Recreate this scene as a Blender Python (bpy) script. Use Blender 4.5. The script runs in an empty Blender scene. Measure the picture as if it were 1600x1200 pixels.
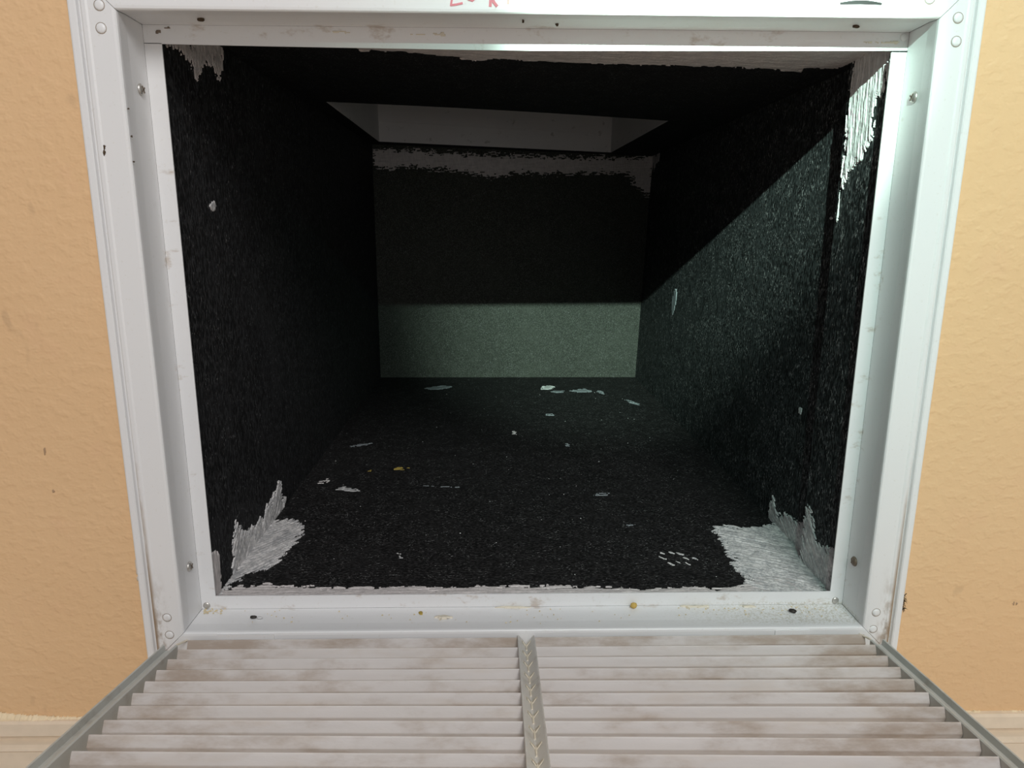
import bpy, bmesh, math, random
import numpy as np
from mathutils import Vector, Matrix
random.seed(7)
SC = bpy.context.scene
COL = SC.collection

# ------------------------------------------------------------------ camera, world, lights, exposure
CAM = Vector((-0.0276, -0.5702, 0.3556))
YAW, PITCH, ROLL, FPX = 0.0231, 0.2228, 0.0041, 1105.7
_f = Vector((math.sin(YAW)*math.cos(PITCH), math.cos(YAW)*math.cos(PITCH), -math.sin(PITCH)))
_r0 = Vector((math.cos(YAW), -math.sin(YAW), 0)); _u0 = _r0.cross(_f)
RIGHT = math.cos(ROLL)*_r0 + math.sin(ROLL)*_u0
UP = -math.sin(ROLL)*_r0 + math.cos(ROLL)*_u0
FWD = _f
cd = bpy.data.cameras.new('camera'); co = bpy.data.objects.new('camera', cd); COL.objects.link(co)
cd.sensor_fit = 'HORIZONTAL'; cd.sensor_width = 36.0; cd.lens = FPX/1600*36.0
cd.clip_start = 0.01; cd.clip_end = 50
co.matrix_world = Matrix(((RIGHT.x, UP.x, -FWD.x, CAM.x), (RIGHT.y, UP.y, -FWD.y, CAM.y), (RIGHT.z, UP.z, -FWD.z, CAM.z), (0, 0, 0, 1)))
SC.camera = co

w = bpy.data.worlds.new('room_light'); SC.world = w; w.use_nodes = True
w.node_tree.nodes['Background'].inputs[0].default_value = (1.0, 0.99, 0.995, 1)
w.node_tree.nodes['Background'].inputs[1].default_value = 0.25

def lamp(name, typ, loc, target, energy, color, **kw):
    l = bpy.data.lights.new(name, typ); o = bpy.data.objects.new(name, l); COL.objects.link(o)
    o.location = loc
    o.rotation_euler = (Vector(target)-Vector(loc)).to_track_quat('-Z', 'Y').to_euler()
    l.energy = energy; l.color = color
    for k, v in kw.items(): setattr(l, k, v)
    return o
# the room's own lamp, high behind the photographer, warm white
lamp('room_lamp', 'AREA', (0.36, -1.72, 1.72), (0.0, 0, 0.25), 29, (1.0, 0.99, 0.98), shape='DISK', size=1.0)
# added low fill, right of centre, to brighten the inside of the duct
lamp('low_fill', 'AREA', (0.9, -3.0, 0.55), (0.0, 0, 0.25), 6.5, (1.0, 0.98, 0.96), shape='SQUARE', size=1.1)
# the photographer's head torch: narrow cool beam aimed at the top right of the vent
lamp('head_torch', 'SPOT', (0.11, -0.60, 0.692), (0.27, 0.0, 0.50), 9.5, (0.52, 1.0, 0.86),
     spot_size=math.radians(82), spot_blend=1.0, shadow_soft_size=0.004)
lamp('head_torch_hot_spot', 'SPOT', (0.11, -0.60, 0.692), (0.142, 0.0, 0.500), 132, (0.74, 1.0, 0.86),
     spot_size=math.radians(31.2), spot_blend=1.0, shadow_soft_size=0.004)

SC.view_settings.view_transform = 'Standard'; SC.view_settings.look = 'None'
SC.view_settings.gamma = 1.0; SC.view_settings.use_curve_mapping = False
SC.view_settings.exposure = 0.0

# ------------------------------------------------------------------ helpers
def lin(a, b, n): return [a+(b-a)*i/(n-1) for i in range(n)]
def ray(px): return FWD + (px[0]-800)/FPX*RIGHT - (px[1]-600)/FPX*UP
def on_x(px, x): d = ray(px); return CAM + d*((x-CAM.x)/d.x)
def on_y(px, y): d = ray(px); return CAM + d*((y-CAM.y)/d.y)
def on_z(px, z): d = ray(px); return CAM + d*((z-CAM.z)/d.z)

def wloc(o):
    p = Vector((0, 0, 0))
    while o: p += o.location; o = o.parent
    return p
def empty(name, loc, label, cat, group=None):
    o = bpy.data.objects.new(name, None); COL.objects.link(o); o.location = loc; o.empty_display_size = .02
    tag(o, label, cat, group); return o
def tag(o, label, cat, group=None):
    o['label'] = label; o['category'] = cat
    if group: o['group'] = group
    return o
def obj(name, verts, faces, mat, parent=None, smooth=False, origin=None):
    vs = [Vector(v) for v in verts]
    if origin is None:
        lo = Vector([min(v[i] for v in vs) for i in range(3)]); hi = Vector([max(v[i] for v in vs) for i in range(3)])
        origin = (lo+hi)/2
    origin = Vector(origin)
    me = bpy.data.meshes.new(name); me.from_pydata([tuple(v-origin) for v in vs], [], faces)
    me.validate(); me.update()
    bm = bmesh.new(); bm.from_mesh(me); bmesh.ops.recalc_face_normals(bm, faces=bm.faces); bm.to_mesh(me); bm.free()
    if smooth:
        for p in me.polygons: p.use_smooth = True
    me.materials.append(mat)
    o = bpy.data.objects.new(name, me); COL.objects.link(o)
    if parent: o.parent = parent; o.location = origin-wloc(parent)
    else: o.location = origin
    return o
class MB:
    def __init__(s): s.v = []; s.f = []
    def add(s, vs, fs):
        n = len(s.v); s.v += [tuple(v) for v in vs]; s.f += [tuple(i+n for i in f) for f in fs]; return s
    def hexa(s, p):      # 8 points: bottom loop 0-3, top loop 4-7
        return s.add(p, [(0, 3, 2, 1), (4, 5, 6, 7), (0, 1, 5, 4), (1, 2, 6, 5), (2, 3, 7, 6), (3, 0, 4, 7)])
    def box(s, a, b):
        x0, y0, z0 = a; x1, y1, z1 = b
        return s.hexa([(x0, y0, z0), (x1, y0, z0), (x1, y1, z0), (x0, y1, z0), (x0, y0, z1), (x1, y0, z1), (x1, y1, z1), (x0, y1, z1)])
    def sweep(s, loops, closed=True):    # list of equal-length point loops; caps the ends
        n = len(loops[0]); base = len(s.v)
        for L in loops: s.v += [tuple(p) for p in L]
        for k in range(len(loops)-1):
            for i in range(n if closed else n-1):
                j = (i+1) % n
                s.f.append((base+k*n+i, base+k*n+j, base+(k+1)*n+j, base+(k+1)*n+i))
        if closed:
            s.f.append(tuple(base+i for i in range(n))[::-1]); s.f.append(tuple(base+(len(loops)-1)*n+i for i in range(n)))
        return s
    def tube(s, pts, r, seg=6):
        pts = [Vector(p) for p in pts]; loops = []
        for i, p in enumerate(pts):
            d = (pts[min(i+1, len(pts)-1)]-pts[max(i-1, 0)]).normalized()
            a = d.orthogonal().normalized(); b = d.cross(a)
            rr = r[i] if isinstance(r, (list, tuple)) else r
            loops.append([p+rr*(math.cos(2*math.pi*k/seg)*a+math.sin(2*math.pi*k/seg)*b) for k in range(seg)])
        return s.sweep(loops)
    def build(s, name, mat, parent=None, smooth=False, origin=None): return obj(name, s.v, s.f, mat, parent, smooth, origin)

# ---- node helper
class NT:
    def __init__(s, name):
        s.m = bpy.data.materials.new(name); s.m.use_nodes = True; s.t = s.m.node_tree
        s.b = s.t.nodes['Principled BSDF']
        s.pos = s.t.nodes.new('ShaderNodeNewGeometry').outputs['Position']
    def n(s, typ, ins=None, **kw):
        d = s.t.nodes.new(typ)
        for k, v in kw.items(): setattr(d, k, v)
        for k, v in (ins or {}).items():
            if isinstance(v, bpy.types.NodeSocket): s.t.links.new(v, d.inputs[k])
            else: d.inputs[k].default_value = v
        return d
    def math(s, op, a, b=0.0, clamp=False):
        return s.n('ShaderNodeMath', {0: a, 1: b}, operation=op, use_clamp=clamp).outputs[0]
    def scaled(s, v): return s.n('ShaderNodeVectorMath', {0: s.pos, 1: v}, operation='MULTIPLY').outputs[0]
    def noise(s, scale, stretch=(1, 1, 1), detail=3, rough=.55, off=(0, 0, 0), vec=None):
        v = vec or s.scaled(stretch)
        if any(off): v = s.n('ShaderNodeVectorMath', {0: v, 1: off}, operation='ADD').outputs[0]
        return s.n('ShaderNodeTexNoise', {'Vector': v, 'Scale': scale, 'Detail': detail, 'Roughness': rough}).outputs[0]
    def ramp(s, x, lo, hi):
        return s.n('ShaderNodeMapRange', {0: x, 1: lo, 2: hi, 3: 0.0, 4: 1.0}, clamp=True, interpolation_type='SMOOTHSTEP').outputs[0]
    def mix(s, fac, a, b):
        d = s.n('ShaderNodeMix', {0: fac}, data_type='RGBA')
        for i, c in ((6, a), (7, b)):
            if isinstance(c, bpy.types.NodeSocket): s.t.links.new(c, d.inputs[i])
            else: d.inputs[i].default_value = (*c, 1)
        return d.outputs[2]
    def sep(s): return s.n('ShaderNodeSeparateXYZ', {0: s.pos}).outputs
    def set(s, **kw):
        for k, v in kw.items():
            k = k.replace('_', ' ')
            if isinstance(v, bpy.types.NodeSocket): s.t.links.new(v, s.b.inputs[k])
            else: s.b.inputs[k].default_value = (*v, 1) if isinstance(v, tuple) and len(v) == 3 else v
    def bump(s, h, dist, strength=1.0):
        b = s.n('ShaderNodeBump', {'Height': h, 'Distance': dist, 'Strength': strength})
        s.t.links.new(b.outputs[0], s.b.inputs['Normal'])

def plain(name, col, rough=.5, metal=0.0, spec=.5):
    t = NT(name); v = t.noise(90, detail=2)
    t.set(Base_Color=t.mix(v, tuple(c*.9 for c in col), tuple(min(1, c*1.08) for c in col)), Roughness=rough, Metallic=metal)
    t.b.inputs['Specular IOR Level'].default_value = spec
    return t.m

def wall_material():
    t = NT('tan_wall_paint')
    big = t.noise(5, detail=2); mid = t.noise(26, detail=2, off=(3, 1, 2))
    c = t.mix(big, (.725, .464, .250), (.785, .532, .305))
    c = t.mix(t.math('MULTIPLY', t.ramp(mid, .56, .75), .25), c, (.74, .455, .27))
    scuff = t.math('MULTIPLY', t.ramp(t.noise(48, (1, 1, .5), 1, off=(7, 7, 7)), .73, .80), .35)
    c = t.mix(scuff, c, (.45, .29, .17))
    t.set(Base_Color=c, Roughness=.55)
    t.b.inputs['Specular IOR Level'].default_value = .35
    h1 = t.noise(210, (1, 1, 1.15), 2, .5); h2 = t.ramp(t.noise(95, (1, 1, 1.25), 2, .5, (2, 5, 1)), .40, .75)
    t.bump(t.math('ADD', t.math('MULTIPLY', h1, .8), h2), .0011, .42)
    return t.m
def frame_material():
    t = NT('white_enamel_steel')
    x, y, z = t.sep()
    ax = t.math('ABSOLUTE', x)
    # brown grime gathered in the bead of the flange, thickest at the foot
    band = t.math('MULTIPLY', t.ramp(ax, .3262, .3295), t.math('SUBTRACT', 1.0, t.ramp(ax, .3300, .3335)))
    foot = t.math('SUBTRACT', 1.0, t.ramp(z, .0, .26))
    foot2 = t.math('MULTIPLY', t.math('SUBTRACT', 1.0, t.ramp(z, -.01, .07)), t.math('MULTIPLY', t.ramp(ax, .3150, .3235), t.math('SUBTRACT', 1.0, t.ramp(ax, .3290, .3315))))
    g2 = t.math('MULTIPLY', foot2, t.ramp(t.noise(120, (1, 1, .5), 4, .6, (2, 2, 5)), .40, .62))
    grime = t.ramp(t.math('ADD', t.noise(70, (1, 1, .22), 4, .6), t.math('MULTIPLY', foot, .42)), .62, .84)
    g1 = t.math('MULTIPLY', t.math('MULTIPLY', band, foot), grime)
    # rust freckles on the inner lip and upper recess
    deep = t.ramp(y, .026, .041)
    rust = t.math('MULTIPLY', t.math('MULTIPLY', deep, t.ramp(t.noise(60, (.6, 1, 1), 4, .65, (1, 8, 3)), .58, .72)), .55)
    dust = t.math('MULTIPLY', t.ramp(t.noise(330, detail=2), .62, .75), .22)
    c = t.mix(t.noise(9), (.755, .757, .77), (.79, .785, .785))
    c = t.mix(dust, c, (.58, .54, .46))
    # gritty dust lying on the right end of the sill
    flat = t.math('MULTIPLY', t.math('SUBTRACT', 1.0, t.ramp(z, .0015, .004)), t.ramp(x, .10, .28))
    grit = t.math('MULTIPLY', t.math('MULTIPLY', flat, t.ramp(y, .002, .012)), t.ramp(t.noise(520, detail=3, rough=.7), .45, .62))
    c = t.mix(t.math('MULTIPLY', grit, .6), c, (.40, .36, .25))
    c = t.mix(rust, c, (.40, .30, .21))
    c = t.mix(t.math('MULTIPLY', g1, .9), c, (.27, .18, .10))
    c = t.mix(t.math('MULTIPLY', g2, .75), c, (.25, .17, .10))
    t.set(Base_Color=c, Roughness=.36)
    t.bump(t.noise(40, detail=2), .0006, .25)
    return t.m
def slat_material():
    t = NT('dusty_grille_paint')
    x, y, z = t.sep()
    st = t.noise(20, (.75, 2.0, 2.0), 5, .65); st2 = t.noise(42, (.35, 1.5, 1.5), 3, .6, (4, 2, 9))
    ends = t.ramp(t.math('ABSOLUTE', x), .19, .31)
    hinge = t.ramp(y, -.022, -.004)
    s = t.ramp(t.math('ADD', t.math('ADD', st, t.math('MULTIPLY', ends, .17)), t.math('MULTIPLY', hinge, .13)), .47, .80)
    c = t.mix(t.noise(90, (.2, 1, 1), 3), (.555, .525, .51), (.67, .64, .63))
    c = t.mix(t.math('MULTIPLY', t.ramp(st2, .48, .75), .45), c, (.53, .46, .395))
    c = t.mix(t.math('MULTIPLY', s, .74), c, (.315, .235, .17))
    t.set(Base_Color=c, Roughness=.62)
    t.b.inputs['Specular IOR Level'].default_value = .3
    t.bump(t.noise(160, (.5, 1, 1), 3), .0008, .3)
    return t.m
def rail_material(name='grey_green_grille_paint', a=(.47, .475, .45), b=(.54, .55, .53)):
    t = NT(name)
    d = t.ramp(t.noise(45, (1, 1, 1), 4, .6), .5, .78)
    c = t.mix(t.noise(30), a, b); c = t.mix(t.math('MULTIPLY', d, .45), c, (.25, .20, .15))
    t.set(Base_Color=c, Roughness=.5); t.bump(t.noise(120), .0008, .3)
    return t.m
def liner_material(name, stretch, dust=(.020, .020, .021), amount=1.0, lo=.25, hi=1.7, spark=.63, glint=.30):
    """black fibre duct liner: matt black felt, pale fibres and lint caught in it, torch glints painted in"""
    t = NT(name)
    fib = t.noise(560, stretch, 2, .6); cl = t.noise(13, (1, 1, 1), 4, .65); sp = t.noise(900, stretch, 1, .5, (3, 9, 4))
    c = t.mix(t.ramp(fib, .43, .66), tuple(v*lo for v in dust), tuple(v*hi*amount for v in dust))
    c = t.mix(t.math('MULTIPLY', t.ramp(cl, .45, .72), .4), c, tuple(v*1.1*amount for v in dust))
    lint = t.math('MULTIPLY', t.ramp(sp, spark, spark+.11), t.ramp(t.noise(60, (1, 1, 1), 2, .5, (5, 1, 2)), .36, .62))
    c = t.mix(t.math('MULTIPLY', lint, .8), c, (glint, glint, glint))  # torch glints off the fibres, painted as pale specks
    t.set(Base_Color=c, Roughness=.75)
    t.b.inputs['Specular IOR Level'].default_value = .22
    t.bump(t.math('ADD', fib, t.math('MULTIPLY', cl, .5)), .0014, .7)
    return t.m
def mastic_material(name, a, b, stretch=(1, 1, 1), dark=(.20, .19, .19)):
    t = NT(name)
    s = t.noise(330, stretch, 3, .6); p = t.noise(42, detail=5, rough=.65)
    c = t.mix(t.ramp(t.math('ADD', t.math('MULTIPLY', s, .5), t.math('MULTIPLY', t.noise(95, detail=4, rough=.6), .5)), .36, .64), a, b); c = t.mix(t.math('MULTIPLY', t.ramp(p, .52, .78), .45), c, dark)
    t.set(Base_Color=c, Roughness=.5); t.bump(s, .0012, .6)
    return t.m
def riser_material():
    t = NT('grey_mastic_on_sheet_metal')
    c = t.mix(t.noise(22, (.6, 1, 1.6), 4), (.72, .70, .71), (.82, .80, .80))
    c = t.mix(t.math('MULTIPLY', t.ramp(t.noise(70, (1, 1, 1), 3, .6, (1, 2, 3)), .62, .75), .5), c, (.22, .20, .18))
    t.set(Base_Color=c, Roughness=.6); t.bump(t.noise(110, (.3, 1, 1.5), 3), .001, .5)
    return t.m

M = dict(
    wall=wall_material(), frame=frame_material(), slat=slat_material(), rail=rail_material(),
    mullion=rail_material('dusty_mullion_paint', (.60, .58, .545), (.68, .665, .63)),
    tab=plain('dusty_cream_tab', (.70, .64, .53), .6),
    left_liner=liner_material('black_liner_upright_fibres_less_glint', (1, 1, .28), (.030, .030, .032), 1.0, .22, 1.6, .66, .36),  # shaded left wall: same liner, less glint painted in
    side_liner=liner_material('black_liner_upright_fibres', (1, 1, .28), (.034, .038, .039), 1.0, .16, 2.1, .605, .56),  # torch-lit right wall: stronger glint painted in
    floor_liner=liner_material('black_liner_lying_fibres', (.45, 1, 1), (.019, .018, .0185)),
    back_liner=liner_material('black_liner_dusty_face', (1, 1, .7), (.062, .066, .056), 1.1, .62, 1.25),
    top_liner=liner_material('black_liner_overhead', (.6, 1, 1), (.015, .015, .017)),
    mastic=mastic_material('pale_grey_mastic', (.40, .40, .41), (.80, .775, .765), (1, 1, 1), (.30, .29, .30)),
    mastic_pink=mastic_material('dusty_mastic', (.58, .54, .535), (.72, .67, .66), (1, 1, .2), (.42, .38, .37)),
    mastic_streak=mastic_material('brushed_mastic', (.68, .68, .68), (.84, .83, .82), (1.5, 1, .12), (.33, .32, .32)),
    riser=riser_material(), sheet=plain('galvanised_steel', (.33, .33, .34), .5, .6),
    base=plain('cream_baseboard_paint', (.76, .64, .50), .5), caulk=plain('cream_caulk', (.84, .69, .47), .7),
    floor=plain('beige_floor_tile', (.70, .62, .53), .45), screw=plain('zinc_screw', (.55, .53, .50), .38, .75),
    rustscrew=plain('dull_brown_screw', (.22, .17, .13), .5, .5), seam=plain('dirty_seam', (.30, .25, .20), .7), scuff=plain('brown_scuff', (.42, .27, .16), .7), black=plain('dark_slot', (.012, .012, .012), .8),
    pellet=plain('dark_pellet', (.018, .013, .010), .5), foam=plain('yellow_foam', (.56, .38, .10), .8),
    crumb=plain('pale_crumbs', (.66, .55, .34), .8), red=plain('red_marker_ink', (.72, .23, .27), .5), washed_red=plain('torch_washed_ink', (.80, .52, .45), .5),  # washed-out ink: torch overexposure painted into the paler red
    yellow=plain('yellow_smear', (.42, .30, .06), .7), smear=plain('grey_smear', (.24, .26, .28), .6),
    paleflake=plain('white_flake', (.62, .62, .62), .6), lint=plain('dark_lint', (.07, .045, .025), .95),
    touch=plain('white_touch_up', (.76, .68, .60), .6))

# ------------------------------------------------------------------ the setting
W2, H = 0.305, 0.5068          # half width and height of the clear opening (24 x 20 inch)
YW = 0.010                     # wall plane; the frame's face stands proud of it at y = 0
FLZ = -0.20                    # room floor
def struct(o): o['kind'] = 'structure'; return o

def wall():
    mb = MB(); ox, z0, z1, t = W2+.024, -.024, H+.024, .02
    X0, X1, Z0, Z1 = -1.6, 1.6, FLZ, 2.2
    for a, b in (((X0, Z0), (-ox, Z1)), ((ox, Z0), (X1, Z1)), ((-ox, z1), (ox, Z1)), ((-ox, Z0), (ox, z0))):
        mb.box((a[0], YW, a[1]), (b[0], YW+t, b[1]))
    return struct(mb.build('wall_back', M['wall']))
WALL = wall()
struct(MB().box((-1.6, -2.6, FLZ-.02), (1.6, YW, FLZ)).build('floor', M['floor']))

def bz(x, z): return z - .0045*x          # the skirting runs a touch out of level
def baseboard():
    prof = [(YW, -.0945), (.0055, -.0945), (.0030, -.0960), (.0026, -.1080), (.0040, -.1095), (.0078, -.1120), (.0080, -.1150),
            (.0010, -.1158), (-.0030, -.1172), (-.0034, -.1190), (-.0020, -.1212), (-.0016, FLZ), (YW, FLZ)]
    return struct(MB().sweep([[(x, y, bz(x, z) if z > FLZ else z) for y, z in prof] for x in lin(-1.6, 1.6, 9)]).build('baseboard_back', M['base']))
BASE = baseboard()

# ------------------------------------------------------------------ mastic (ragged brushed patches) as thin real relief
def lattice(freq, seed, u, v):
    rng = np.random.RandomState(seed); g = rng.rand(64, 64)
    a, b = u*freq, v*freq; i, j = np.floor(a).astype(int), np.floor(b).astype(int)
    fa, fb = a-i, b-j; fa = fa*fa*(3-2*fa); fb = fb*fb*(3-2*fb)
    q = lambda x, y: g[x % 64, y % 64]
    return (q(i, j)*(1-fa)+q(i+1, j)*fa)*(1-fb)+(q(i, j+1)*(1-fa)+q(i+1, j+1)*fa)*fb-.5
def poly_sdf(poly, U, V):
    d = np.full(U.shape, 1e9); inside = np.zeros(U.shape, bool); n = len(poly)
    for k in range(n):
        (ax, ay), (bx, by) = poly[k], poly[(k+1) % n]
        ex, ey = bx-ax, by-ay; L = ex*ex+ey*ey+1e-15
        t = np.clip(((U-ax)*ex+(V-ay)*ey)/L, 0, 1)
        d = np.minimum(d, np.hypot(U-ax-t*ex, V-ay-t*ey))
        c = (ay > V) != (by > V)
        inside ^= c & (U < (bx-ax)*(V-ay)/((by-ay) if abs(by-ay) > 1e-12 else 1e-12)+ax)
    return np.where(inside, d, -d)
def patch(name, parent, mat, px, caster, axes, streak, cell=.0016, rag=.004, thick=.0011, lift=.0003, limit=None, seed=1, holes=0.0, dry=1.3):
    """px: outline; caster: pixel -> point on the panel; axes: (eu, ev, normal) of the panel; streak: brush direction in (u, v)"""
    P = [caster(p) for p in px]; eu, ev, nn = (Vector(a) for a in axes); o = P[0]
    poly = [((p-o).dot(eu), (p-o).dot(ev)) for p in P]
    us = [p[0] for p in poly]; vs = [p[1] for p in poly]; pad = rag
    nu = max(3, int((max(us)-min(us)+2*pad)/cell)); nv = max(3, int((max(vs)-min(vs)+2*pad)/cell))
    if nu*nv > 420000:
        k = math.sqrt(nu*nv/420000); nu = int(nu/k); nv = int(nv/k)
    U, V = np.meshgrid(np.linspace(min(us)-pad, max(us)+pad, nu), np.linspace(min(vs)-pad, max(vs)+pad, nv), indexing='ij')
    L = math.hypot(*streak); cu, cv = streak[0]/L, streak[1]/L
    A, B = U*cu+V*cv+5, -U*cv+V*cu+5
    S = lattice(1, seed, A*45, B*520)+.8*lattice(1, seed+5, A*110, B*1150)
    N = lattice(90, seed+1, A, B)*.9+lattice(230, seed+2, A, B)*.6+lattice(600, seed+3, A, B)*.4
    F = poly_sdf(poly, U, V)+rag*(N*.75+S*.9)
    G = lattice(1, seed+21, A*110, B*1250)+.5*lattice(1, seed+22, A*300, B*2600)
    if dry: F = np.where((F < dry*rag) & (G > .26-.30*np.clip(1-F/(dry*rag), 0, 1)), -1, F)
    if holes: F = np.where(lattice(300, seed+8, A, B)+.6*S > .5-holes, -1, F)
    if limit is not None:
        X = [o[i]+U*eu[i]+V*ev[i] for i in range(3)]
        F = np.where(limit(*X), F, -1)
    Hh = np.clip(F*.5, 0, thick)*(1+.75*S+.45*N)+lift
    keep = F > 0
    cells = keep[:-1, :-1] & keep[1:, :-1] & keep[:-1, 1:] & keep[1:, 1:]
    if not cells.any(): print('EMPTY patch', name, px[0]); return None
    use = np.zeros(U.shape, bool)
    for di in (0, 1):
        for dj in (0, 1): use[di:nu-1+di, dj:nv-1+dj] |= cells
    idx = np.full(U.shape, -1); idx[use] = np.arange(use.sum())
    Q = np.stack([o[i]+U[use]*eu[i]+V[use]*ev[i]+Hh[use]*nn[i] for i in range(3)], 1)
    verts = [Vector(q) for q in Q.tolist()]
    ci, cj = np.nonzero(cells)
    faces = [tuple(f) for f in np.stack([idx[ci, cj], idx[ci+1, cj], idx[ci+1, cj+1], idx[ci, cj+1]], 1).tolist()]
    # skirt down into the panel so that the coat has an edge
    edges = {}
    for f in faces:
        for a, b in zip(f, f[1:]+f[:1]):
            k = (min(a, b), max(a, b)); edges[k] = None if k in edges else (a, b)
    low = {}
    for k, e in edges.items():
        if e:
            for a in e:
                if a not in low: low[a] = len(verts); verts.append(verts[a]-nn*(lift+.0012))
            faces.append((e[1], e[0], low[e[0]], low[e[1]]))
    return obj(name, verts, faces, mat, parent, smooth=True)

WALLAX = ((1, 0, 0), (0, 0, 1), (0, -1, 0))
onwall = lambda p: on_y(p, YW)
c1 = patch('caulk_strip', BASE, M['caulk'], [(-20, 1110), (40, 1117), (80, 1119), (140, 1120), (140, 1134), (60, 1136), (-20, 1134)],
      lambda p: on_y(p, YW-.001), WALLAX, (.25, 1), cell=.0008, rag=.0020, dry=0, thick=.0022, seed=31)
c2 = patch('caulk_strip', BASE, M['caulk'], [(1480, 1112), (1530, 1111), (1580, 1111), (1640, 1109), (1640, 1122), (1560, 1124), (1480, 1124)],
      lambda p: on_y(p, YW-.001), WALLAX, (.25, 1), cell=.0008, rag=.0020, dry=0, thick=.0022, seed=34)
patch('paint_drip', WALL, M['touch'], [(207, 872), (212, 866), (222, 872), (240, 960), (242, 985), (232, 985), (222, 950), (212, 905)],
      onwall, WALLAX, (0, 1), cell=.0012, rag=.002, thick=.0007, seed=35)

# ------------------------------------------------------------------ vent frame
FR = empty('vent_frame', (0, YW, -.037), 'white enamelled steel return vent frame fixed round the black duct opening in the tan wall', 'vent frame')
PROF = [(.0370, YW), (.0370, .0050), (.0362, .0036), (.0350, .0032), (.0312, .0032), (.0302, .0040), (.0296, .0068), (.0282, .0072),
        (.0270, .0066), (.0262, .0030), (.0254, .0006), (.0242, .0000), (.0215, -.0002), (.0200, .0004), (.0030, .0000), (.0012, .0003), (.0003, .0012),
        (.0000, .0030), (.0011, .0160), (.0000, .0400), (.0012, .0400), (.0022, .0160), (.0012, .0040), (.0040, .0016), (.0240, .0016), (.0285, .0088), (.0350, YW)]
def corner(sx, sz, u, y):      # a point of the profile at a mitred corner
    return (sx*(W2+u), y, (H+u) if sz > 0 else -u)
def rail(c0, c1, n=9, bow=0.0):
    loops = []
    for t in lin(0, 1, n):
        L = []
        for u, y in PROF:
            a, b = Vector(corner(*c0, u, y)), Vector(corner(*c1, u, y)); p = a.lerp(b, t)
            L.append(p)
        loops.append(L)
    return loops
RAILS = {}
for key, c0, c1 in (('left', (-1, -1), (-1, 1)), ('right', (1, 1), (1, -1)), ('top', (-1, 1), (1, 1)), ('bottom', (1, -1), (-1, -1))):
    L = rail(c0, c1)
    # hairline mitre joint
    d = (Vector(L[-1][0])-Vector(L[0][0])).normalized()
    L[0] = [p+d*.0002 for p in L[0]]; L[-1] = [p-d*.0002 for p in L[-1]]
    RAILS[key] = MB().sweep(L).build('frame_rail', M['frame'], FR)
    md = RAILS[key].modifiers.new('edge', 'BEVEL'); md.width = .0003; md.segments = 1; md.limit_method = 'ANGLE'; md.angle_limit = math.radians(40)
LL, LR, LT, LB = .0137, .0127, .0148, .0132
YL0, YL1 = .0400, .0412
def lip(pts):
    return MB().hexa([(x, YL1, z) for x, z in pts]+[(x, YL0, z) for x, z in pts])
LIPS = {}
LIPS['left'] = lip([(-W2, LB), (-W2+LL, LB), (-W2+LL, H-LT+.0015), (-W2, H-LT+.0015)]).build('inner_lip', M['frame'], FR)
LIPS['right'] = lip([(W2-LR, LB), (W2, LB), (W2, H-LT), (W2-LR, H-LT)]).build('inner_lip', M['frame'], FR)
LIPS['bottom'] = lip([(-W2, 0), (W2, 0), (W2, LB), (-W2, LB)]).build('inner_lip', M['frame'], FR)
mb = MB(); xs = lin(-W2, W2, 13); zb = [H-LT+.0012-.0028*max(0, 1-abs(x+.01)/.30)**.8 for x in xs]
mb.sweep([[(x, YL1, z), (x, YL0, z), (x, YL0, H), (x, YL1, H)] for x, z in zip(xs, zb)])
LIPS['top'] = mb.build('inner_lip', M['frame'], FR)

def cap(c, n, r, h, seg=14):
    c, n = Vector(c), Vector(n).normalized(); a = n.orthogonal().normalized(); b = n.cross(a); mb = MB(); loops = []
    for q, hh in ((1, -.0003), (1.0, .15*h), (.88, .55*h), (.62, .88*h), (.3, h)):
        loops.append([c+n*hh+r*q*(math.cos(2*math.pi*k/seg)*a+math.sin(2*math.pi*k/seg)*b) for k in range(seg)])
    return mb.sweep(loops)
def ring(c, n, r, seg=14):     # dark seam round a rivet
    c, n = Vector(c), Vector(n).normalized(); a = n.orthogonal().normalized(); b = n.cross(a)
    return MB().sweep([[c+n*h+q*(math.cos(2*math.pi*k/seg)*a+math.sin(2*math.pi*k/seg)*b) for k in range(seg)] for q, h in ((r, -.0002), (r, .00012))])
for px, key in (((155, 8), 'left'), ((158, 44), 'left'), ((261, 965), 'left'), ((265, 992), 'left'), ((1497, 28), 'right'), ((1494, 65), 'right'),
                ((1369, 957), 'right'), ((1364, 983), 'right'), ((1453, -2), 'top'), ((195, -12), 'top')):
    p = on_y(px, .0002)
    rv = cap(p, (0, -1, 0), .0036, .0012).build('rivet', M['frame'], RAILS[key], True)
    ring(p, (0, -1, 0), .0041).build('rivet_seam', M['seam'], RAILS[key])
for px in ((323, 946), (1305, 938)):
    cap(on_y(px, YL0), (0, -1, 0), .0034, .0014).build('rivet', M['screw'], LIPS['bottom'], True)
cap(on_y((1412, 58), YL0), (0, -1, 0), .0030, .0008).build('rivet', M['frame'], LIPS['top'], True)
def screw(p, n, r, mat, parent):
    n = Vector(n); a = n.orthogonal().normalized(); b = n.cross(a); p = Vector(p)
    ang = .6; a, b = math.cos(ang)*a+math.sin(ang)*b, -math.sin(ang)*a+math.cos(ang)*b
    s = cap(p, n, r, .0018, 16).build('screw', mat, parent, True)
    return s, a, b, p, n, r
SCREWS = []
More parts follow.
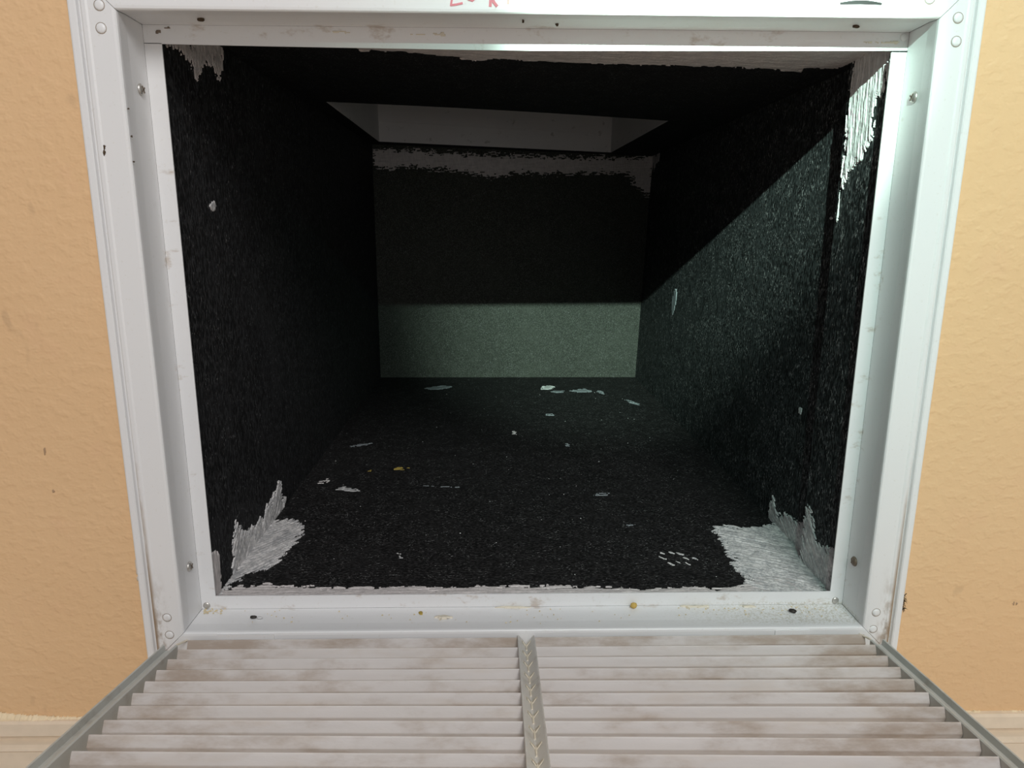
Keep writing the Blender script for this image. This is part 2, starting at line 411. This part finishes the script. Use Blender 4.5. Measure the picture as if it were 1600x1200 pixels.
for px, sx, mat, key in (((220, 140), -1, 'screw', 'left'), ((296, 885), -1, 'screw', 'left'), ((1428, 152), 1, 'screw', 'right'), ((1335, 877), 1, 'rustscrew', 'right')):
    p = on_x(px, sx*(W2+.0004)); n = Vector((-sx, 0, 0)); r = .0046
    s = cap(p, n, r, .0022, 16).build('screw', M[mat], RAILS[key], True)
    a = Vector((0, .8, .6)); b = Vector((0, -.6, .8))
    for d, e in ((a, b), (b, a)):     # cross slot pressed in the head
        q = [p+n*.0019+d*i*r*.62+e*j*.0006 for i, j in ((-1, -1), (1, -1), (1, 1), (-1, 1))]
        MB().hexa(q+[v+n*.00045 for v in q]).build('screw_slot', M['rustscrew'], RAILS[key])
# hinge clips let into the lower face
for a, b in (((340, 990), (429, 995.5)), ((1211, 983.5), (1263, 994))):
    p, q = on_y((a[0], a[1]+1), -.0001), on_y((b[0], b[1]), -.0001)
    MB().box((p.x, -.0012, q.z-.006), (q.x, .0005, p.z)).build('hinge_clip', M['frame'], RAILS['bottom'])
# pull slot high on the top rail
mb = MB(); xs = lin(0, 1, 13); top = []; bot = []
for t in xs:
    X = on_y((1313+65*t, 5), -.0003).x; z0 = on_y((1345, 6.5), 0).z
    sag = .0016*math.sin(math.pi*t)
    bot.append((X, z0-.0006*abs(t-.5)*2+.0018*abs(t-.52)*.3)); top.append((X, z0+.0009+.0017*math.sin(math.pi*t)))
mb.sweep([[(b[0], .0004, b[1]), (b[0], -.0005, b[1]), (t_[0], -.0005, t_[1]), (t_[0], .0004, t_[1])] for b, t_ in zip(bot, top)])
mb.build('pull_slot', M['black'], RAILS['top'])
# red hand lettering, of which the photograph shows the feet of the strokes
STR = [[(712, -22), (707, -6), (704.5, 8), (713, 7), (722, 5)],
       [(746, -14), (744, -4), (738, 1), (732, -1), (728, -10), (732, -20), (741, -22), (746, -14)],
       [(768, -24), (767, -6), (766, 9)], [(778, -24), (767, -6), (772, 4), (776, 9)],
       [(795, -20), (794, 5)], [(813, -22), (813, 6)], [(832, -22), (834, -4), (838, 8)], [(858, -22), (857, -4), (857, 8)]]
for i, s in enumerate(STR):
    P = [on_y(p, -.00025) for p in s]
    mb = MB(); rr = .0013 if i in (2, 3) else .0009
    for k, (a, b) in enumerate(zip(P, P[1:])):
        a, b = a-Vector((0, .00004*(k+2*(i == 3)), 0)), b-Vector((0, .00004*(k+2*(i == 3)), 0)); d = (b-a).normalized(); e = Vector((d.z, 0, -d.x))*rr*.8; a2, b2 = a-d*rr*.5, b+d*rr*.5
        q = [a2+e, b2+e, b2-e, a2-e]
        mb.hexa(q+[v+Vector((0, .0006, 0)) for v in q])
    mb.build('red_letter', M['red' if i < 4 else 'washed_red'], RAILS['top'])  # later letters paler, the torch's washout put into their colour
def blot(name, parent, mat, caster, px, rx, ry, axes, seed, thick=.0006, streak=(1, 0), n=10, ang=0.0, rag=.0012, cell=.0006, dry=0.0):
    rng = random.Random(seed); P = []
    for k in range(n):
        t = 2*math.pi*k/n; q = rng.uniform(.75, 1.2); x, y = rx*q*math.cos(t), ry*q*math.sin(t)
        P.append((px[0]+x*math.cos(ang)-y*math.sin(ang), px[1]+x*math.sin(ang)+y*math.cos(ang)))
    return patch(name, parent, mat, P, caster, axes, streak, cell=cell, rag=rag, thick=thick, lift=.0002, seed=seed, dry=dry)
onface = lambda p: on_y(p, -.0001)
blot('dark_smudge', RAILS['left'], M['lint'], lambda p: on_y(p, .0004), (163, 236), 2.6, 11, WALLAX, 3, rag=.001, cell=.0005)
for i, px in enumerate(((200, 170), (205, 213), (208.5, 252), (197, 136))):
    blot('dark_smudge', RAILS['left'], M['lint'], onface, px, 2.0, 2.4, WALLAX, 11+i, rag=.0006, cell=.0004)
TOPAX = ((1, 0, 0), (0, 1, 0), (0, 0, -1))
for i, (px, a, b) in enumerate((((1338, 42), 6, 1.6), ((817, 34), 3, 1.6), ((313, 31), 5, 2), ((870, 39), 2.4, 1.4))):
    blot('dark_smudge', RAILS['top'], M['lint'], lambda p: on_z(p, H-.0002), px, a, b, TOPAX, 21+i, rag=.0008, cell=.0006)
for i, (px, a, b) in enumerate((((247, 49), 6, 5), ((262, 44), 5, 3), ((670, 54), 30, 1.6), ((1370, 66), 36, 3), ((530, 50), 22, 2))):
    blot('rust_stain', LIPS['top'], M['rustscrew'] if i < 2 else M['tab'], lambda p: on_y(p, YL0), px, a, b, WALLAX, 41+i, rag=.002, cell=.0006, thick=.0003)
# loose bits on the sill
SILL = lambda p: on_z(p, .0002)
UPAX = ((1, 0, 0), (0, 1, 0), (0, 0, 1))
def lump(name, mat, p, sx, sy, sz, seed, rot=0.0):
    rng = random.Random(seed); bm = bmesh.new(); bmesh.ops.create_icosphere(bm, subdivisions=2, radius=1)
    for v in bm.verts:
        k = 1+rng.uniform(-.14, .14); x, y, z = v.co*k
        v.co = Vector((x*sx*math.cos(rot)-y*sy*math.sin(rot), x*sx*math.sin(rot)+y*sy*math.cos(rot), z*sz+sz*.9))
    vs = [v.co+Vector(p) for v in bm.verts]; fs = [tuple(v.index for v in f.verts) for f in bm.faces]; bm.free()
    return obj(name, vs, fs, mat, None, True, origin=p)
tag(lump('pellet', M['pellet'], SILL((396, 966)), .0032, .0017, .0014, 5, .1), 'small dark brown pellet on the white sill near the left jamb', 'pellet')
tag(lump('white_crumb', M['paleflake'], SILL((406, 966.5)), .0026, .0014, .0010, 6), 'small white crumb touching the dark pellet on the left of the sill', 'crumb')
tag(lump('pellet', M['pellet'], SILL((1238, 957)), .0036, .0024, .0019, 8, -.5), 'black pellet on the dusty right end of the white sill', 'pellet')
tag(lump('foam_lump', M['foam'], SILL((990, 950)), .0034, .0024, .0030, 9), 'yellow foam lump against the lower inner lip, right of centre', 'foam')
for i, (px, a, b, m) in enumerate((((658, 958), 5, 3, 'yellow'), ((691, 964), 17, 2.2, 'tab'), ((1085, 947), 26, 2.2, 'tab'), ((1168, 947), 15, 1.6, 'tab'), ((800, 949), 34, 1.6, 'tab'))):
    blot('dried_stain', RAILS['bottom'], M[m], SILL, px, a, b, UPAX, 61+i, rag=.0016, cell=.0007, thick=.0008)
def crumbs(name, parent, mat, spots, caster, lo, hi, seed):
    rng = random.Random(seed); mb = MB()
    for px in spots:
        p = caster(px); r = rng.uniform(lo, hi); a = rng.uniform(0, 6.28); up = Vector((0, 0, 1))
        q = [p+Vector((math.cos(a+k*1.5708)*r*rng.uniform(.7, 1.5), math.sin(a+k*1.5708)*r*rng.uniform(.7, 1.2), 0)) for k in range(4)]
        mb.hexa(q+[p+(v-p)*.5+up*r*.8 for v in q])
    o = mb.build(name, mat, parent); o['kind'] = 'stuff'; return o
rng = random.Random(3); sp = []
for _ in range(60): sp.append((318+abs(rng.gauss(0, 14)), 954+rng.uniform(-4, 5)))
for _ in range(70): sp.append((rng.uniform(1060, 1310), 948+abs(rng.gauss(0, 7))))
for _ in range(45): sp.append((rng.uniform(380, 1000), rng.uniform(951, 976)))
crumbs('sill_crumbs', RAILS['bottom'], M['crumb'], sp, SILL, .0004, .0009, 4)
# tuft of dark lint caught between frame and wall on the right
mb = MB(); r2 = random.Random(9); P0 = on_y((1408, 940), YW-.001)
for k in range(60):
    a = P0+Vector((r2.uniform(-.002, .002), -.001, r2.uniform(-.008, .008))); d = Vector((r2.uniform(-.2, 1), r2.uniform(-.5, .05), r2.uniform(-1, .8))).normalized()
    mb.tube([a, a+d*.0016+Vector((.0006, 0, .0008)), a+d*r2.uniform(.0022, .0045)], [.0004, .0003, .0001], 4)
tag(mb.build('lint_tuft', M['lint']), 'dark lint tuft caught at the right edge of the vent frame, on the tan wall', 'lint')

# ------------------------------------------------------------------ duct behind the frame
D, FZ = 1.053, 0.004           # back face and floor of the duct
XL = -.297
DU = empty('return_duct', (0, .0412, FZ), 'black fibre lined rectangular return duct behind the open vent, mastic on its corners', 'duct')
def zc(x): return .5128-.034*x
def xr(y, z):                  # right lining leans out a little towards the top
    t = (z-FZ)/.5; k = (y-.1)/(D-.1)
    return .3095*(1-k)+.3000*k+t*(.004*(1-k)+.018*k)
def on_ceiling(px):
    d = ray(px); t = (.5128-.034*CAM.x-CAM.z)/(d.z+.034*d.x); return CAM+d*t
def on_right(px):
    x = .305
    for _ in range(12):
        p = on_x(px, x); x = xr(p.y, p.z)
    return on_x(px, x)
T = .025; Y0 = YL1+.0004; YN = .124; XN = .2995
# side linings
LEFT = MB().hexa([(XL-T, Y0, FZ-T), (XL, Y0, FZ-T), (XL, D+T, FZ-T), (XL-T, D+T, FZ-T), (XL-T, Y0, .60), (XL, Y0, .60), (XL, D+T, .60), (XL-T, D+T, .60)]).build('side_lining', M['left_liner'], DU)
mb = MB()
for i in range(8):
    y0, y1 = YN+(D+T-YN)*i/8, YN+(D+T-YN)*(i+1)/8
    for j in range(4):
        za, zb_ = FZ-T+(.60-FZ+T)*j/4, FZ-T+(.60-FZ+T)*(j+1)/4
        n = len(mb.v); mb.v += [(xr(y0, za), y0, za), (xr(y1, za), y1, za), (xr(y1, zb_), y1, zb_), (xr(y0, zb_), y0, zb_)]; mb.f.append((n, n+1, n+2, n+3))
        n = len(mb.v); mb.v += [(.35, y0, za), (.35, y1, za), (.35, y1, zb_), (.35, y0, zb_)]; mb.f.append((n+3, n+2, n+1, n))
RIGHTL = mb.build('side_lining', M['side_liner'], DU)
NEAR = MB().box((XN, Y0, FZ-T), (.35, YN, .60)).build('collar_lining', M['side_liner'], DU)
FLOOR = MB().box((-.36, Y0, FZ-T), (.36, D+T, FZ)).build('floor_lining', M['floor_liner'], DU)
BACK = MB().box((-.36, D, FZ-T), (.36, D+T, .95)).build('back_lining', M['back_liner'], DU)
# ceiling with the riser opening
hf_l, hf_r, hb_r, hb_l = on_ceiling((508, 159)), on_ceiling((1046, 189)), on_ceiling((955, 239)), on_ceiling((592, 222))
hb_r.y = min(hb_r.y, D-.006); hb_l.y = min(hb_l.y, D-.03)
def cz(x, y, up=0): return (x, y, zc(x)+up)
mb = MB(); out = [(-.36, Y0), (.36, Y0), (.36, D+.001), (-.36, D+.001)]
def sagline(n):                # the cut edge at the front of the opening sags slightly
    return [(hf_l.x+(hf_r.x-hf_l.x)*t, hf_l.y+(hf_r.y-hf_l.y)*t-.012*math.sin(math.pi*t)) for t in lin(0, 1, n)]
fl = sagline(9)
def slab(loop):
    n = len(loop); mb.add([cz(*p) for p in loop]+[cz(p[0], p[1], T) for p in loop],
        [tuple(range(n))[::-1], tuple(range(n, 2*n))]+[(i, (i+1) % n, n+(i+1) % n, n+i) for i in range(n)])
for a, b, xa, xb in zip(fl, fl[1:], lin(-.36, .36, 9), lin(-.36, .36, 9)[1:]):
    slab([(xa, Y0), (xb, Y0), b, a])
slab([out[3], (-.36, Y0), (hf_l.x, hf_l.y), (hb_l.x, hb_l.y)])
slab([(.36, Y0), out[2], (hb_r.x, hb_r.y), (hf_r.x, hf_r.y)])
slab([out[2], out[3], (hb_l.x, hb_l.y), (hb_r.x, hb_r.y)])
CEIL = mb.build('ceiling_lining', M['top_liner'], DU)
# riser going up through the opening
RT = .92
def panel(name, pts, off, mat):
    off = Vector(off); p = [Vector(q) for q in pts]
    return MB().hexa(p+[q+off for q in p]).build(name, mat, DU)
A_ = [(hf_l.x+.0012, hf_l.y-.02), (hf_r.x-.0012, hf_r.y-.02), (hb_r.x-.0012, hb_r.y-.0015), (hb_l.x+.0012, hb_l.y-.0015)]
zt = .0255
RL = panel('riser_wall', [cz(A_[0][0], A_[0][1], .001), cz(A_[3][0], A_[3][1], .001), (A_[3][0], A_[3][1], RT), (A_[0][0], A_[0][1], RT)], (-.004, 0, 0), M['riser'])
RR = panel('riser_wall', [cz(A_[1][0], A_[1][1], .001), cz(A_[2][0], A_[2][1], .001), (A_[2][0], A_[2][1], RT), (A_[1][0], A_[1][1], RT)], (.004, 0, 0), M['riser'])
RF = panel('riser_wall', [cz(A_[0][0], A_[0][1], .026), cz(A_[1][0], A_[1][1], .026), (A_[1][0], A_[1][1], RT), (A_[0][0], A_[0][1], RT)], (0, -.004, 0), M['sheet'])
# back of the riser in two lapped sheets
def backz(px): 
    d = ray(px); n = Vector((-(A_[2][1]-A_[3][1]), A_[2][0]-A_[3][0], 0)); t = (Vector((A_[3][0], A_[3][1], 0))-CAM).dot(n)/d.dot(n); return CAM+d*t
s0, s1 = backz((595, 190)).z, backz((953, 210)).z
panel('riser_wall', [cz(A_[3][0], A_[3][1], .001), cz(A_[2][0], A_[2][1], .001), (A_[2][0], A_[2][1], s1+.01), (A_[3][0], A_[3][1], s0+.01)], (0, .006, 0), M['riser'])
panel('riser_wall', [(A_[3][0], A_[3][1]-.0035, s0), (A_[2][0], A_[2][1]-.0035, s1), (A_[2][0], A_[2][1]-.0035, RT), (A_[3][0], A_[3][1]-.0035, RT)], (0, .003, 0), M['riser'])
panel('riser_light_stop', [(-.32, .42, RT), (.30, .42, RT), (.30, D, RT), (-.32, D, RT)], (0, 0, .004), M['sheet'])  # unseen cap added to close the riser to light

# mastic and smears, each a coat on its own panel
SIDEL = ((0, 1, 0), (0, 0, 1), (1, 0, 0)); SIDER = ((0, 1, 0), (0, 0, 1), (-1, 0, 0)); BACKAX = ((1, 0, 0), (0, 0, 1), (0, -1, 0))
onL = lambda p: on_x(p, XL); onN = lambda p: on_x(p, XN); onF = lambda p: on_z(p, FZ); onB = lambda p: on_y(p, D)
inF = lambda x, y, z: (x > XL) & (x < .3100) & (y > Y0); aboveF = lambda x, y, z: z > FZ
nearR = lambda x, y, z: (z > FZ) & (y < YN) & (y > Y0)
patch('mastic_patch', LEFT, M['mastic'], [(362, 920), (363, 850), (366, 812), (372, 815), (378, 828), (390, 824), (402, 815), (413, 800), (421, 783), (430, 765), (437, 748), (440, 768), (446, 782), (441, 803), (440, 835), (425, 875), (400, 915), (375, 930)],
      onL, SIDEL, (1, .9), cell=.0005, rag=.0065, limit=aboveF, seed=2)
patch('mastic_patch', FLOOR, M['mastic'], [(335, 935), (370, 870), (395, 840), (420, 815), (445, 812), (460, 811), (474, 818), (481, 832), (465, 846), (452, 861), (442, 872), (432, 884), (410, 893), (385, 898), (368, 910), (352, 930)],
      onF, UPAX, (.7, 1), cell=.0005, rag=.0065, limit=inF, seed=3)
patch('mastic_patch', LEFT, M['mastic_pink'], [(326, 862), (336, 857), (341, 865), (344, 880), (345, 905), (345, 935), (332, 935)], onL, SIDEL, (0, 1), cell=.001, rag=.002, limit=aboveF, seed=4)
patch('mastic_patch', LEFT, M['mastic_pink'], [(258, 55), (345, 60), (347, 92), (346, 112), (341, 126), (335, 119), (330, 106), (318, 106), (310, 114), (306, 127), (303, 113), (296, 104), (288, 90), (276, 80), (258, 74)],
      onL, SIDEL, (0, 1), cell=.0005, rag=.0065, seed=5, holes=.06)
patch('mastic_patch', FLOOR, M['mastic_pink'], [(335, 932), (352, 922), (372, 916), (420, 914), (480, 917), (560, 917), (640, 918), (700, 917), (800, 915), (900, 917), (1000, 918), (1080, 919), (1120, 920), (1165, 913), (1180, 903), (1255, 900), (1262, 945), (335, 950)],
      onF, UPAX, (1, .04), cell=.0007, rag=.0045, limit=inF, seed=6)
patch('mastic_patch', FLOOR, M['mastic'], [(1111, 822), (1140, 822), (1165, 826), (1185, 827), (1215, 815), (1262, 862), (1292, 900), (1292, 940), (1172, 930), (1164, 905), (1142, 882), (1127, 852)],
      onF, UPAX, (.9, -.5), cell=.0005, rag=.0065, limit=inF, thick=.0016, seed=7)
patch('mastic_patch', RIGHTL, M['mastic'], [(1200, 835), (1203, 790), (1207, 772), (1211, 775), (1214, 798), (1221, 806), (1229, 800), (1238, 804), (1250, 815), (1268, 826), (1268, 915), (1235, 915)],
      on_right, SIDER, (1, .5), cell=.0005, rag=.0065, limit=lambda x, y, z: (z > FZ) & (y > YN), seed=8)
patch('mastic_patch', NEAR, M['mastic'], [(1256, 805), (1263, 781), (1269, 795), (1274, 818), (1277, 843), (1285, 851), (1293, 856), (1306, 852), (1306, 945), (1240, 945), (1245, 900)],
      onN, SIDER, (1, .7), cell=.0005, rag=.0065, limit=nearR, seed=9)
patch('mastic_patch', NEAR, M['mastic_streak'], [(1338, 60), (1396, 60), (1390, 118), (1382, 140), (1371, 165), (1367, 195), (1364, 213), (1353, 236), (1346, 252), (1336, 262), (1330, 270), (1320, 290), (1314, 275), (1320, 240), (1323, 200), (1326, 165), (1332, 110)],
      onN, SIDER, (.06, 1), cell=.0005, rag=.0055, limit=nearR, seed=10, thick=.0014)
patch('mastic_patch', NEAR, M['mastic_streak'], [(1317, 268), (1320, 268), (1314, 305), (1310, 348), (1307, 348), (1311, 305)], onN, SIDER, (0, 1), cell=.0005, rag=.0012, limit=nearR, seed=14)
patch('mastic_patch', CEIL, M['mastic_pink'], [(540, 62), (560, 77), (640, 80), (700, 86), (740, 94), (760, 91), (800, 92), (860, 97), (900, 96), (1000, 100), (1100, 102), (1200, 106), (1248, 111), (1262, 105), (1300, 104), (1345, 101), (1385, 60), (900, 52)],
      on_ceiling, ((1, 0, -.034), (0, 1, 0), (-.034, 0, -1)), (1, 0), cell=.0009, rag=.007, limit=lambda x, y, z: (x < XN) & (y > Y0), seed=11, dry=.5)
patch('mastic_patch', BACK, M['mastic_pink'], [(575, 228), (640, 231), (700, 234), (800, 238), (900, 242), (1000, 241), (1030, 234), (1022, 300), (1014, 312), (1005, 308), (996, 296), (985, 288), (982, 277), (940, 275), (860, 275), (790, 277), (768, 281), (745, 276), (700, 270), (640, 265), (605, 268), (580, 265)],
      onB, BACKAX, (1, .05), cell=.0011, rag=.008, limit=lambda x, y, z: (x > XL) & (z < zc(0)+.01), seed=12)
patch('mastic_patch', RIGHTL, M['mastic_pink'], [(1020, 236), (1034, 232), (1030, 262), (1026, 285), (1019, 314), (1012, 300)], on_right, SIDER, (0, 1), cell=.004, rag=.006, seed=13)
for i, (px, a, b, ang, m) in enumerate((((685, 606), 24, 2.6, -.05, 'smear'), ((855, 606), 12, 3.4, -.05, 'paleflake'), ((873, 612), 12, 2, 0, 'smear'), ((908, 611), 19, 3, 0, 'smear'), ((938, 613), 7, 2.4, .3, 'smear'),
        ((988, 629), 13, 2.2, .3, 'smear'), ((626, 733), 15, 3.0, -.05, 'yellow'), ((579, 736), 4, 2.0, 0, 'yellow'), ((565, 695), 20, 1.8, -.15, 'smear'), ((545, 765), 22, 3.0, .06, 'mastic'), ((508, 752), 14, 3.2, -.3, 'mastic_pink'),
        ((625, 867), 7, 4.0, .9, 'mastic'), ((804, 677), 5, 3, .6, 'mastic_pink'), ((886, 696), 5, 3, .6, 'smear'), ((985, 820), 10, 2.5, .05, 'smear'), ((942, 772), 16, 2.2, -.1, 'smear'), ((690, 760), 30, 1.8, .03, 'smear'), ((858, 648), 8, 1.6, .05, 'smear'))):
    blot('mastic_smear', FLOOR, M[m], onF, px, a, b, UPAX, 80+i, rag=.0032, cell=.0008, thick=.0004, ang=ang, dry=2.2)
for i in range(9):             # comb marks left by a stiff brush
    blot('mastic_smear', FLOOR, M['mastic'], onF, (1036+13*(i % 5)+random.uniform(-3, 3), 866+7*(i//3)+random.uniform(-2, 2)), 7, 1.3, UPAX, 120+i, rag=.0014, cell=.0008, thick=.0005, ang=.35)
blot('mastic_smear', RIGHTL, M['smear'], on_right, (1053, 472), 3.2, 24, SIDER, 140, rag=.004, cell=.0016, ang=.12, streak=(0, 1))
blot('mastic_smear', NEAR if False else RIGHTL, M['paleflake'], on_right, (1250.5, 642), 3.4, 7, SIDER, 141, rag=.001, cell=.0007)
blot('mastic_smear', LEFT, M['mastic'], onL, (332, 322), 4.5, 9, SIDEL, 142, rag=.002, cell=.0009, streak=(0, 1))
blot('mastic_smear', RIGHTL, M['paleflake'], on_right, (1299, 341), 2.2, 3, SIDER, 143, rag=.0006, cell=.0005)
r3 = random.Random(12); sp = []
for _ in range(70):
    y = r3.uniform(605, 905); k = (y-588)/330; sp.append((r3.uniform(600-230*k, 990+180*k), y))
crumbs('lint_specks', FLOOR, M['paleflake'], sp, onF, .0003, .0008, 8)

for i, (px, a, b) in enumerate((((70, 706), 1.8, 6), ((82, 768), 5, 4), ((142, 379), 1.5, 3), ((1585, 943), 5, 2.4), ((1567, 1022), 3, 4))):
    blot('scuff_mark', WALL, M['scuff'], onwall, px, a, b, WALLAX, 160+i, rag=.0012, cell=.0005, thick=.0001, streak=(0, 1), dry=2.5)
# ------------------------------------------------------------------ grille door let down from the bottom of the frame
XD = .3185                     # half width of the door
def door(s, x, n):             # s: distance from the hinge, n: height over the slat edges; the sheet metal door is a little twisted
    u = (x+XD)/(2*XD); tau = math.radians(9.85+(5.96-9.85)*u); z0 = -.0064
    return Vector((x, -s*math.cos(tau)+n*math.sin(tau), z0+s*math.sin(tau)+n*math.cos(tau)))
GD = empty('grille_door', door(.0, 0, -.018), 'dusty white louvred grille door hanging open below the vent frame, slats lengthwise', 'vent grille')
SLEN = .498
xi = .3055                     # inner face of the side rails
def side_rail(sx):
    prof = [(xi, -.017), (xi, -.0002), (xi+.0010, .0006), (xi+.0022, .0003), (xi+.0032, -.0042), (XD-.0026, -.0046), (XD-.0017, .0004), (XD-.0005, .0006), (XD, -.0006), (XD, -.019), (XD-.001, -.019), (XD-.0012, -.0062),
            (xi+.0016, -.0062), (xi+.0012, -.017)]
    loops = []
    for k, s in enumerate(lin(.0125, SLEN, 26)):
        wob = .0001*math.sin(k*1.7+sx)
        loops.append([door(s, sx*(x+wob), n) for x, n in prof])
    return MB().sweep(loops).build('side_rail', M['rail'], GD)
side_rail(-1); side_rail(1)
for sx in (-1, 1):             # bent tab where the rail meets the frame
    pts = [door(.0125-.012*t, sx*(xi+.001-.004*t), .0004-.001*t) for t in lin(0, 1, 4)]
    MB().tube(pts, .0009, 6).build('hinge_tab', M['tab'], GD)
# hinge and end rails
def cross_rail(name, s0, s1):
    prof = [(s0, -.018), (s0, -.0015), (s0+.001, -.0003), (s1-.0008, -.0003), (s1, -.001), (s1, -.018)]
    return MB().sweep([[door(s, x, n) for s, n in prof] for x in lin(-xi, xi, 9)]).build(name, M['slat'], GD)
cross_rail('end_rail', SLEN-.011, SLEN)
XM = on_z((826, 1040), .0).x    # centre of the mullion
MW = .0078
rs = random.Random(21)
def slat(k, xa, xb):
    s0 = .0030+.0191*k; dp = .0152; th = .0009
    loops = []
    j0, j1, ja = rs.uniform(-.00035, .00035), rs.uniform(-.00035, .00035), rs.uniform(-.0003, .0003)
    for i, t in enumerate(lin(0, 1, 7)):
        x = xa+(xb-xa)*t; js = s0+j0*(1-t)+j1*t; nn = .0002*math.sin(3*t+k)
        prof = [(js-.0002, -.0008+nn), (js+.0003, .0005+nn), (js+.0010, -.0002+nn), (js+.0014, -.0012+nn), (js+.0034+ja, -.0064+nn), (js+.0034+ja, -.0070+nn), (js+.0004+ja, -.0150+nn), (js-.0004+ja, -.0150+nn), (js+.0026+ja, -.0068+nn), (js+.0004, -.0014+nn)]
        loops.append([door(s, x, n) for s, n in prof])
    return MB().sweep(loops).build('slat', M['slat'], GD)
for k in range(25):
    slat(k, -xi+.0050, XM-MW+.001); slat(k, XM+MW-.001, xi-.0003)
# folded V mullion with the slat tongues showing in its valley
prof = [(-MW, -.013), (-MW, .0012), (-MW+.0004, .0018), (-MW+.0012, .0014), (-.0010, -.0050), (0, -.0056), (.0010, -.0050), (MW-.0012, .0014), (MW-.0004, .0018), (MW, .0012), (MW, -.013),
        (MW-.0008, -.013), (MW-.0008, -.001), (0, -.0072), (-MW+.0008, -.001), (-MW+.0008, -.013)]
MUL = MB().sweep([[door(s, XM+x, n) for x, n in prof] for s in lin(.001, SLEN-.010, 20)]).build('mullion', M['mullion'], GD)
for k in range(25):
    s = .0050+.0191*k
    mb = MB()
    for sx in (-1, 1):
        q = [(sx*.0002, -.0052), (sx*.0040, -.0012), (sx*.0046, -.0018), (sx*.0012, -.0056)]
        lo = [door(s, XM+x, n) for x, n in q]; hi = [door(s+.0042, XM+x*.75, n+.0006) for x, n in q]
        mb.hexa(lo+hi)
    q = [(-.0008, -.0056), (.0008, -.0056), (.0005, -.0036), (-.0005, -.0036)]
    mb.hexa([door(s+.003, XM+x, n) for x, n in q]+[door(s+.0115, XM+x, n-.0008) for x, n in q])
    mb.build('slat_tongue', M['tab'], MUL)
